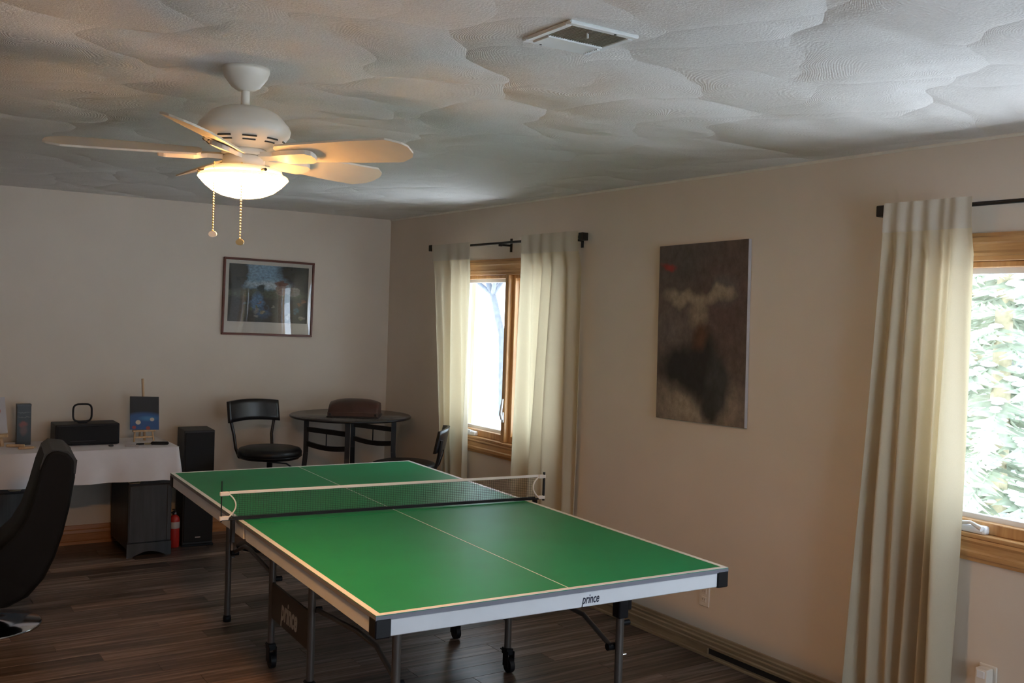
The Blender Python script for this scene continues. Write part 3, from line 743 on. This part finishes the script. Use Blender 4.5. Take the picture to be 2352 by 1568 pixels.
m = MB(); m.add([(-.0226, pw/2-.001, .001), (-.0226, -pw/2+.001, .001), (-.0226, -pw/2+.001, ph-.001), (-.0226, pw/2-.001, ph-.001)], [(0, 1, 2, 3)])
o = m.build('painted_face', cm, can); me = o.data; l = me.uv_layers.new(name='UVMap')
for lp in me.loops: c = me.vertices[lp.vertex_index].co; l.data[lp.index].uv = ((pw/2-c.y)/pw, c.z/ph)

# framed landscape print on the back wall
P = [on_y(516, 590, YB), on_y(722, 604, YB), on_y(712, 774, YB), on_y(505, 767, YB)]
xc = sum(p.x for p in P)/4; zc = sum(p.z for p in P)/4; fw, fh = 0.715, 0.580
pr = thing('framed_print', 'framed landscape print in a thin mahogany frame on the back wall', 'picture', (xc, YB, zc)); pr.rotation_euler = (0, R(.8), 0)
b_ = .016
for (a, b, c, d) in ((-fw/2, fw/2, fh/2-b_, fh/2), (-fw/2, fw/2, -fh/2, -fh/2+b_), (-fw/2, -fw/2+b_, -fh/2+b_, fh/2-b_), (fw/2-b_, fw/2, -fh/2+b_, fh/2-b_)):
    MB().box(a, b, -.024, -.001, c, d).build('frame_side', M['cork'], pr, 0.003)
MB().box(-fw/2+b_-.002, fw/2-b_+.002, -.010, -.004, -fh/2+b_-.002, fh/2-b_+.002).build('margin_sheet', M['mat'], pr)
lm_layers = [
    (.42, .80, .44, .30, .30, (.17, .29, .40)), (.50, .66, .36, .09, .7, (.42, .50, .54)), (.40, .50, .9, .10, .5, (.070, .085, .058)), (.06, .84, .20, .34, .22, (.012, .018, .013)),
    (.95, .90, .40, .26, .3, (.014, .020, .016)), (.40, .60, .06, .08, .4, (.020, .032, .026)), (.66, .60, .085, .12, .12, (.17, .13, .115)), (.66, .70, .10, .045, .3, (.10, .045, .035)), (.80, .56, .11, .09, .15, (.23, .22, .20)),
    (.36, .34, .10, .20, .4, (.09, .17, .28)), (.44, .18, .12, .12, .6, (.06, .10, .17))]
rl = random.Random(12)
for k in range(22):
    c = rl.choice([(.20, .10, .06), (.24, .22, .19), (.05, .10, .14), (.12, .13, .05), (.03, .03, .03), (.30, .26, .16)])
    lm_layers.append((rl.uniform(.03, .97), rl.uniform(.03, .40), rl.uniform(.018, .045), rl.uniform(.025, .07), .5, c))
lm = picture_mat('landscape_print', (0.030, 0.034, 0.030), lm_layers, warp=0.10, wscale=16, rough=0.6, grain=0.6, gscale=30)
x0, x1, z0, z1 = -fw/2+b_+.028, fw/2-b_-.028, -fh/2+b_+.086, fh/2-b_-.028
m = MB(); m.add([(x0, -.0105, z0), (x1, -.0105, z0), (x1, -.0105, z1), (x0, -.0105, z1)], [(0, 1, 2, 3)]); o = m.build('print', lm, pr); uv_quad(o, 0, 2)
gm = MB(); ga = fw/2-b_
gm.grid(24, 16, lambda u, v: (-ga+2*ga*u, -.0150 - .016*(1-(2*u-1)**2)*(1-.25*(2*v-1)**2), -fh/2+b_+(fh-2*b_)*v))
gm.build('glazing', glass_mat('picture_glazing', 0.075, (1, 1, 1), 0.03), pr)

# ================================================================== OUTLETS
def outlet(label, y, z, plug=False):
    t = thing('wall_outlet', label, 'outlet', (XR, y, z))
    MB().box(-.006, 0, -.036, .036, -.058, .058).build('cover_plate', M['outletw'], t, 0.003)
    for s in (-1, 1):
        r = MB().box(-.0085, -.005, -.017, .017, s*.021-.014, s*.021+.014).build('receptacle', M['outletw'], t, 0.003)
        MB().box(-.0089, -.008, -.008, -.006, s*.021-.004, s*.021+.006).build('slot', M['slot'], r); MB().box(-.0089, -.008, .006, .008, s*.021-.004, s*.021+.005).build('slot', M['slot'], r)
    return t
o1 = on_x(1619, 1366, XR); outlet('cream wall outlet above the baseboard, beyond the table corner', o1.y, o1.z)
o2 = on_x(2270, 1560, XR); outlet('cream wall outlet under the wide window at right edge', o2.y, o2.z)
t = thing('plug_in_night_light', 'small white plug-in device in the outlet under the wide window', 'night light', (XR-.009, o2.y, o2.z+.021))
MB().box(-.045, 0, -.024, .024, -.036, .030).build('housing', M['outletw'], t, 0.006, seg=2)
MB().box(-.047, -.044, -.015, .015, -.006, .022).build('lens', M['vinyl'], t, 0.001)

# ================================================================== DESK UNDER A CLOTH
DZ = 0.732; DX0, DX1, DY0, DY1 = 0.05, 1.80, 6.80, 7.37
dk = thing('pedestal_desk', 'dark grey two-pedestal desk mostly hidden under a white cloth', 'desk', ((DX0+DX1)/2, (DY0+DY1)/2, 0))
ox, oy = (DX0+DX1)/2, (DY0+DY1)/2
MB().box(DX0-ox, DX1-ox, DY0-oy, DY1-oy, .700, DZ).build('desk_top', M['deskgrey'], dk, 0.004)
for (a, b, px_) in ((0.55, 1.00, .817), (1.495, 1.775, 1.53)):
    a -= ox; b -= ox; f0, f1 = 6.835-oy, 7.36-oy
    pd = MB().box(a, b, f0+.014, f1, .050, .700).build('pedestal', M['deskgrey'], dk, 0.002)
    # plinth with an arched cut-out
    n = 14; arc = [(a+.04+(b-a-.08)*k/n, .008+.028*math.sin(math.pi*k/n)) for k in range(n+1)]
    poly = [(a-.004, 0), (a+.03, 0)] + arc + [(b-.03, 0), (b+.004, 0), (b+.004, .092), (a-.004, .092)]
    MB().prism(poly, lambda u, v, d: (u, d, v), f0, f0+.014).build('arched_plinth', M['deskgrey'], pd)
    MB().box(a, b, f0, f0+.014, .098, .480).build('door', M['deskgrey'], pd, 0.003)
    dr = MB().box(a, b, f0, f0+.014, .486, .690).build('drawer', M['deskgrey'], pd, 0.003)
    MB().tube([(px_-ox-.035, f0, .508), (px_-ox-.028, f0-.016, .502), (px_-ox+.028, f0-.016, .502), (px_-ox+.035, f0, .508)], .006, 8).build('drawer_pull', M['pull'], dr)
    for sx in (a+.018, b-.018): MB().box(sx-.010, sx+.010, f0-.004, f0, .10, .478).build('door_stile', M['deskgrey'], pd, 0.002)
tc = thing('tablecloth', 'white cloth with hanging folds draped over the grey desk', 'tablecloth', (ox, oy, DZ))
rnd = random.Random(5)
def cloth(u, v):
    # u runs left end -> front edge -> right end, v 0 at the hem, 1 at the table edge
    per = (DX1-DX0) + (DY1-DY0); s = u*per; e = .008
    if s < DX1-DX0: x, y, nx_, ny_ = DX0+s, DY0-e, 0, -1; c = max(0, 1-((DX1-DX0)-s)/.10)
    else: x, y, nx_, ny_ = DX1+e, DY0+(s-(DX1-DX0)), 1, 0; c = max(0, 1-(s-(DX1-DX0))/.10)
    nx_, ny_ = nx_+c*(1 if nx_ == 0 else 0)*.6, ny_-c*(1 if ny_ == 0 else 0)*.6
    k = 1-v; off = k*(.014 + .010*math.sin(s*17+1.0) + .008*math.sin(s*31+2) + .022*c)
    z = DZ+.002 - k*(.222 + .003*math.sin(s*3.1) - .012*(1-s/per) + .012*c)
    return (x+nx_*off-ox, y+ny_*off-oy, z-DZ)
m = MB(); m.grid(150, 12, cloth)
m.add([(DX0-ox, DY0-.008-oy, .002), (DX1+.008-ox, DY0-.008-oy, .002), (DX1+.008-ox, DY1-oy, .002), (DX0-ox, DY1-oy, .002)], [(0, 1, 2, 3)])
m.build('cloth', M['cloth'], tc)
TOP = DZ+.003
def at_desk(px, y):   # point on the desk top under pixel column px at depth y
    d = ray(px, 1000); return d.x*(y/d.y)
# black stereo box and the ring clock on it
bx = at_desk(196, 7.14)
sb = thing('stereo_speaker_box', 'low black stereo box on the white tablecloth', 'speaker', (bx, 7.15, TOP))
MB().box(-.200, .200, -.105, .105, .004, .142).build('body', M['blackplastic'], sb, 0.008, seg=2)
MB().box(-.188, .188, -.110, -.104, .014, .128).build('front_grille', M['grille'], sb, 0.003)
MB().box(-.11, .05, -.1115, -.1095, .028, .032).build('trim_line', M['spkgrey'], sb)
rc = thing('ring_shaped_device', 'small black rounded square ring standing on the stereo box', 'device', (at_desk(189, 7.12), 7.13, TOP+.142))
n = 40; rr = .058
pts = []
for k in range(n):
    a = 2*math.pi*k/n; c, s = math.cos(a), math.sin(a); q = (abs(c)**4+abs(s)**4)**-.25; pts.append((rr*q*c, 0, .068+rr*q*s))
MB().tube(pts+[pts[0]], .0065, 8, caps=False).build('ring', M['blackplastic'], rc)
MB().obox((0, 0, .0055), .060, .040, .011).build('foot', M['blackplastic'], rc, 0.003)
# easel with a blue printed card
ex = at_desk(327, 7.16)
es = thing('tabletop_easel', 'small pine tabletop easel on the white cloth', 'easel', (ex, 7.16, TOP))
MB().bar((.022, .030, 0), (.006, .055, .43), .030, .012).build('mast', M['easel'], es, 0.002)
MB().bar((-.062, -.035, 0), (-.030, .045, .30), .013, .010).build('front_leg', M['easel'], es, 0.001)
MB().bar((.070, -.035, 0), (.036, .045, .30), .013, .010).build('front_leg', M['easel'], es, 0.001)
MB().bar((-.072, -.030, .075), (.078, -.030, .075), .030, .014).build('ledge', M['easel'], es, 0.002)
MB().bar((-.060, -.026, .030), (.066, -.026, .030), .010, .012).build('cross_bar', M['easel'], es, 0.002)
MB().bar((.010, .05, .30), (.016, .155, .003), .012, .010).build('rear_leg', M['easel'], es, 0.001)
cd = thing('printed_card', 'dark blue printed card with pale balls propped on the easel', 'card', (ex+.003, 7.115, TOP+.083)); cd.rotation_euler = (R(-14), R(2), 0)
cm2 = picture_mat('blue_ball_print', (.012, .010, .014), [(.5, .20, .95, .36, .25, (.020, .080, .230)), (.62, .34, .40, .10, .8, (.05, .19, .40)), (.28, .22, .10, .075, .25, (.62, .52, .42)), (.76, .31, .085, .060, .25, (.55, .47, .40)), (.14, .07, .08, .055, .25, (.30, .05, .05)), (.62, .05, .085, .060, .25, (.32, .06, .05))], rough=0.4)
cf = MB().box(-.097, .097, -.002, .002, 0, .232).build('card', cm2, cd); uv_quad(cf, 0, 2)
# tall box, white card with its stand at the frame edge
tb = thing('tall_narrow_box', 'tall narrow dark box with a reddish picture on the white cloth', 'box', (at_desk(54, 7.20), 7.22, TOP))
tm = picture_mat('box_front_print', (.022, .030, .032), [(.5, .82, .6, .012, .4, (.13, .14, .13)), (.5, .70, .6, .012, .4, (.12, .12, .10)), (.45, .52, .36, .10, .5, (.20, .05, .035)), (.48, .36, .34, .16, .6, (.12, .065, .050))], warp=.1, wscale=5, rough=.4)
q = MB().box(-.043, .043, -.030, .030, 0, .262).build('box_body', tm, tb, 0.002); uv_quad(q, 0, 2)
MB().box(-.044, .044, -.031, .031, .254, .270).build('lid', M['blackpaint'], tb, 0.002)
wc = thing('white_card', 'white card with a red mark leaning at the left frame edge', 'card', (at_desk(-16, 7.16), 7.16, TOP+.082)); wc.rotation_euler = (R(-12), R(-4), 0)
wm = picture_mat('white_card_print', (.50, .50, .54), [(.70, .62, .14, .10, .3, (.45, .12, .08))], rough=.5)
q = MB().box(-.085, .085, -.002, .002, 0, .235).build('card', wm, wc); uv_quad(q, 0, 2)
e2 = thing('card_stand', 'low wooden stand under the white card at the left frame edge', 'stand', (at_desk(-16, 7.16), 7.17, TOP))
MB().box(-.075, .085, -.028, .010, .060, .080).build('ledge', M['easel'], e2, 0.002)
for sx in (-.06, .055): MB().bar((sx, -.01, 0), (sx*.8, .012, .062), .02, .014).build('leg', M['easel'], e2, 0.001)
MB().bar((.0, .010, .07), (.0, .060, .26), .014, .010).build('mast', M['easel'], e2, 0.001)
# small loose things
def loose(name, label, cat, px, y, parts):
    t = thing(name, label, cat, (at_desk(px, y), y, TOP)); 
    for (nm, mat, a, b, w, h) in parts: MB().bar(a, b, w, h).build(nm, M[mat], t, min(w, h)*.3)
loose('table_brush', 'black-handled brush lying at the right end of the white cloth', 'brush', 345, 6.93, [('handle', 'blackplastic', (.005, 0, .013), (.115, -.035, .013), .024, .022), ('ferrule', 'pull', (-.035, .012, .010), (.005, 0, .011), .018, .012), ('bristles', 'blackplastic', (-.085, .026, .007), (-.035, .012, .009), .022, .010)])
loose('wooden_clamp', 'small tan wooden piece lying left of the stereo box', 'wood piece', 40, 7.08, [('stick', 'easel', (-.06, .04, .010), (.045, .005, .010), .022, .018)])
loose('wooden_wedge', 'small pale wooden wedge lying nearest the cloth edge', 'wood piece', 60, 6.98, [('stick', 'easel', (-.045, .0, .009), (.050, .012, .009), .018, .016), ('tip', 'pull', (.050, .012, .008), (.062, .013, .008), .012, .012)])
loose('folded_note', 'small pale folded note lying between the easel and the cloth edge', 'paper', 303, 6.92, [('note', 'tag', (-.042, .004, .004), (.042, -.008, .004), .040, .006)])
loose('small_pebble', 'tiny grey pebble lying in front of the stereo box', 'pebble', 256, 6.94, [('stone', 'deskgrey', (-.014, 0, .006), (.014, .006, .006), .020, .010)])

# ================================================================== TOWER SPEAKER, FIRE EXTINGUISHER
ts = thing('tower_speaker', 'tall black tower speaker standing on the floor beside the desk', 'speaker', (2.008, 7.115, 0), R(-4))
MB().box(-.104, .104, -.120, .130, .012, .815).build('cabinet', M['spkgrey'], ts, 0.004)
MB().box(-.098, .098, -.130, -.119, .030, .800).build('grille', M['grille'], ts, 0.004)
MB().box(-.018, .018, -.1315, -.1295, .060, .068).build('name_plate', M['tag'], ts)
MB().box(-.110, .110, -.128, .136, 0, .014).build('plinth', M['blackplastic'], ts, 0.003)
fe = thing('fire_extinguisher', 'small red fire extinguisher on the floor between desk and tower speaker', 'fire extinguisher', (1.848, 7.03, 0))
MB().lathe([(0, 0), (.033, 0), (.036, .008), (.036, .190), (.032, .208), (.018, .222), (.013, .228), (0, .228)], n=24).build('cylinder', M['red'], fe)
MB().lathe([(.0363, .135), (.0367, .136), (.0367, .178), (.0363, .179)], n=24).build('label_band', M['tag'], fe)
MB().lathe([(0, .226), (.013, .226), (.013, .252), (.007, .256), (0, .256)], n=14).build('valve', M['blackplastic'], fe)
MB().bar((.004, .008, .262), (-.020, -.042, .272), .014, .006).build('lever', M['blackplastic'], fe)
MB().bar((.004, .004, .250), (-.020, -.042, .246), .014, .006).build('carry_handle', M['blackplastic'], fe)
MB().tube([(-.012, 0, .244), (-.040, -.006, .236), (-.044, -.010, .17), (-.040, -.012, .10)], .006, 8).build('hose', M['blackplastic'], fe)
MB().tube([(.0, -.012, .240), (.0, -.020, .240)], .009, 10).build('gauge', M['chrome'], fe)

# ================================================================== SWIVEL STOOLS, ROUND TABLE, CASE
def stool(label, x, y, rz, zs, group, bo=.155):
    t = thing('swivel_stool', label, 'chair', (x, y, 0), rz, group)     # local +y is the front
    st = MB().lathe([(0, zs-.085), (.16, zs-.085), (.205, zs-.078), (.222, zs-.055), (.224, zs-.030), (.212, zs-.010), (.18, zs-.001), (0, zs+.002)], n=44).build('seat', M['leather'], t)
    MB().lathe([(.2225, zs-.062), (.2265, zs-.058), (.2225, zs-.054)], n=44).build('piping', M['leather'], st)
    # curved backrest panel
    m = MB(); n = 16; R0, ay = .46, .20
    def bp(u, v, d):
        a = (u-.5)*.90; z = zs+bo + .150*v + .012*math.sin(math.pi*u); r = R0+d
        return (r*math.sin(a), ay-r*math.cos(a)-.03*v, z)
    for d in (0, .018): m.grid(n, 5, lambda u, v: bp(u, v, d))
    for u in (0, 1): m.grid(1, 5, lambda d, v: bp(u, v, d*.018), smooth=False)
    for v in (0, 1): m.grid(n, 1, lambda u, d: bp(u, v, d*.018), smooth=False)
    bk = m.build('backrest', M['blackpaint'], t, weld=True)
    for s in (-1, 1):
        u = .5+s*.40; a = bp(u, .55, .024)
        MB().tube([a, bp(u, .0, .026), (s*.150, -.245, zs+bo*.39), (s*.145, -.226, zs-.03), (s*.140, -.185, zs-.088), (s*.10, -.10, zs-.09)], .011, 10).build('back_upright', M['blackpaint'], t)
    MB().lathe([(0, zs-.10), (.085, zs-.098), (.085, zs-.085), (0, zs-.084)], n=20).build('seat_plate', M['black'], t)
    MB().lathe([(0, .03), (.028, .03), (.028, zs*.55), (.020, zs*.56), (.020, zs-.10), (0, zs-.10)], n=20).build('column', M['black'], t)
    MB().tube([(.02, .01, zs-.105), (-.10, .06, zs-.120), (-.14, .075, zs-.15)], .006, 8).build('height_lever', M['black'], t)
    MB().lathe([(0, 0), (.212, 0), (.215, .008), (.20, .018), (.09, .030), (.045, .045), (.03, .06), (0, .06)], n=44).build('disc_base', M['black'], t)
    ring = [(.17*math.cos(6.2832*k/28), .17*math.sin(6.2832*k/28), .24) for k in range(29)]
    MB().tube(ring, .010, 8, caps=False).build('foot_ring', M['black'], t)
    for k in range(3):
        a = R(30+120*k); MB().tube([(.02*math.cos(a), .02*math.sin(a), .24), (.17*math.cos(a), .17*math.sin(a), .24)], .007, 6).build('ring_spoke', M['black'], t)
    return t
d_ = ray(620, 1030); sx_ = d_.x*(6.80/d_.y)
stool('black swivel stool with round padded seat, standing between tower speaker and round table', sx_, 6.80, R(190), .705, 'black swivel stools')
stool('black swivel stool seen from the side, between round table and curtain', 3.12, 6.05, R(56), .672, 'black swivel stools', .085)

d_ = ray(806, 949); rx_ = d_.x*(6.90/d_.y); RT = .905
rt = thing('round_table', 'tall round black table with double stretchers in the room corner', 'table', (rx_, 6.90, 0), -math.atan2(rx_, 6.90))
MB().lathe([(0, RT-.020), (.435, RT-.020), (.447, RT-.014), (.450, RT-.006), (.446, RT), (0, RT)], n=72).build('table_top', M['tabletop'], rt)
MB().lathe([(.4475, RT-.018), (.4535, RT-.013), (.4535, RT-.005), (.4475, RT-.001)], n=72).build('edge_band', M['blackpaint'], rt)
LP = [(-.325, -.02), (-.02, -.325), (.325, .02), (.02, .325)]
lt = []
for (x, y) in LP:
    l = math.hypot(x, y); ux, uy = x/l, y/l
    pts = [(x, y, RT-.02), (x, y, .72), (x, y, .62), (x+ux*.012, y+uy*.012, .50), (x+ux*.05, y+uy*.05, .28), (x+ux*.12, y+uy*.12, 0)]
    m = MB()
    for a, b in zip(pts, pts[1:]): m.bar(a, b, .036, .036)
    m.build('leg', M['blackpaint'], rt)
for i in range(4):
    if i % 2: continue
    a, b = Vector((*LP[i], 0)), Vector((*LP[(i+1) % 4], 0)); mid = (a+b)/2
    for z, sag in ((.795, 0), (.690, -.018)):
        m = MB(); pts = [a+(b-a)*k/8+Vector((0, 0, z+sag*math.sin(math.pi*k/8))) for k in range(9)]
        for p, q in zip(pts, pts[1:]): m.bar(p, q, .020, .036)
        m.build('stretcher', M['blackpaint'], rt)
    MB().tube([mid+Vector((0, 0, .665)), mid+Vector((0, 0, .79))], .005, 6).build('spindle', M['blackpaint'], rt)
d_ = ray(815, 955); cx_ = d_.x*(6.80/d_.y)
cs = thing('domed_leather_case', 'reddish-brown domed case lying on the round table', 'case', (cx_, 6.80, RT), -math.atan2(cx_, 6.80)-R(6))
prof = [(-.150, .006), (-.150, .040), (-.140, .058), (-.115, .085), (-.08, .108), (-.03, .124), (.02, .130), (.075, .126), (.12, .110), (.145, .08), (.15, .04), (.15, .006)]
m = MB(); nseg = 14
def cf_(u, v, w):   # w across -1..1, softened at the ends
    k = 1-.22*abs(w)**3.0; return (.182*w, u*(1-.04*abs(w)**4), .006+(v-.006)*k)
for j in range(nseg):
    w0, w1 = -1+2*j/nseg, -1+2*(j+1)/nseg
    for i in range(len(prof)-1):
        m.add([cf_(*prof[i], w0), cf_(*prof[i+1], w0), cf_(*prof[i+1], w1), cf_(*prof[i], w1)], [(0, 1, 2, 3)], True)
for w in (-1, 1): m.add([cf_(*p, w) for p in prof], [tuple(range(len(prof)))])
m.build('lid', M['mahog'], cs, weld=True)
MB().box(-.190, .190, -.158, .156, 0, .012).build('base_board', M['blackpaint'], cs, 0.003)
MB().box(-.183, .183, -.156, -.148, .012, .042).build('front_lip', M['mahog'], cs, 0.002)
for sx in (-.165, .165): MB().box(sx-.008, sx+.008, -.160, -.154, .016, .034).build('clasp', M['black'], cs, 0.001)

# ================================================================== LOUNGE CHAIR (left foreground)
LC = Vector((0.555, 5.715, 0))
lc = thing('swivel_lounge_chair', 'black curved swivel lounge chair on a chrome disc base at left edge', 'chair', LC, -math.atan2(LC.x, LC.y))
CF = Vector((LC.x, LC.y, 0)).normalized(); CR = Vector((CF.y, -CF.x, 0))
def lp_(px, py):      # pixel -> (u, z) in the upright plane facing the view through the chair's axis
    d = ray(px, py); k = LC.dot(CF)/d.dot(CF); p = CAMP + d*k; return ((p-LC).dot(CR), p.z)
outer = [(128, 1021), (152, 1026), (168, 1042), (167, 1085), (155, 1150), (140, 1210), (122, 1262), (98, 1310), (62, 1350), (20, 1372), (-40, 1380), (-110, 1366), (-170, 1330)]
inner = [(-182, 1290), (-176, 1262), (-120, 1250), (-60, 1248), (-10, 1236), (25, 1205), (50, 1165), (68, 1115), (84, 1060), (98, 1032), (112, 1023)]
poly = [lp_(*q) for q in outer+inner]
m = MB(); ns = 12; hwid = .25
def sh(i, w):
    u, z = poly[i]; cu = sum(p[0] for p in poly)/len(poly); cz = sum(p[1] for p in poly)/len(poly)
    k = 1-.16*max(0, abs(w)-.75)/.25
    # pull towards the local centre line of the shell at its side edges
    j = len(poly)-1-i; ou, oz = poly[j] if 0 <= j < len(poly) else (cu, cz)
    mu, mz = (u+ou)/2, (z+oz)/2
    return (mu+(u-mu)*k, hwid*w, mz+(z-mz)*k)
n = len(poly)
for j in range(ns):
    w0, w1 = -1+2*j/ns, -1+2*(j+1)/ns
    for i in range(n): m.add([sh(i, w0), sh((i+1) % n, w0), sh((i+1) % n, w1), sh(i, w1)], [(0, 1, 2, 3)], True)
for w in (-1, 1): m.add([sh(i, w) for i in range(n)], [tuple(range(n))])
body = m.build('shell', plain('matt_black_fabric', (0.006, 0.006, 0.006), 0.7, spec=0.2), lc, 0.012, weld=True, seg=2)
# headrest pad on the upper front face; its lighter grey paints the light there
hp = [(86, 1062), (99, 1030), (114, 1019), (150, 1022), (170, 1042), (166, 1072)]
hpl = [lp_(*q) for q in hp]
m = MB(); m.prism(hpl, lambda u, v, d: (u, d, v), -.235, .235); m.build('headrest_pad', plain('lit_top_leatherette', (0.030, 0.030, 0.030), 0.5, spec=0.3), lc, 0.012, seg=2)
u0, z0 = lp_(-40, 1382)
MB().lathe([(0, .03), (.032, .03), (.032, z0+.03), (0, z0+.03)], n=20).build('column', M['chrome'], lc)
MB().lathe([(0, 0), (.268, 0), (.270, .006), (.262, .012), (.16, .020), (.07, .032), (.04, .05), (0, .05)], n=56).build('disc_base', M['chrome'], lc)
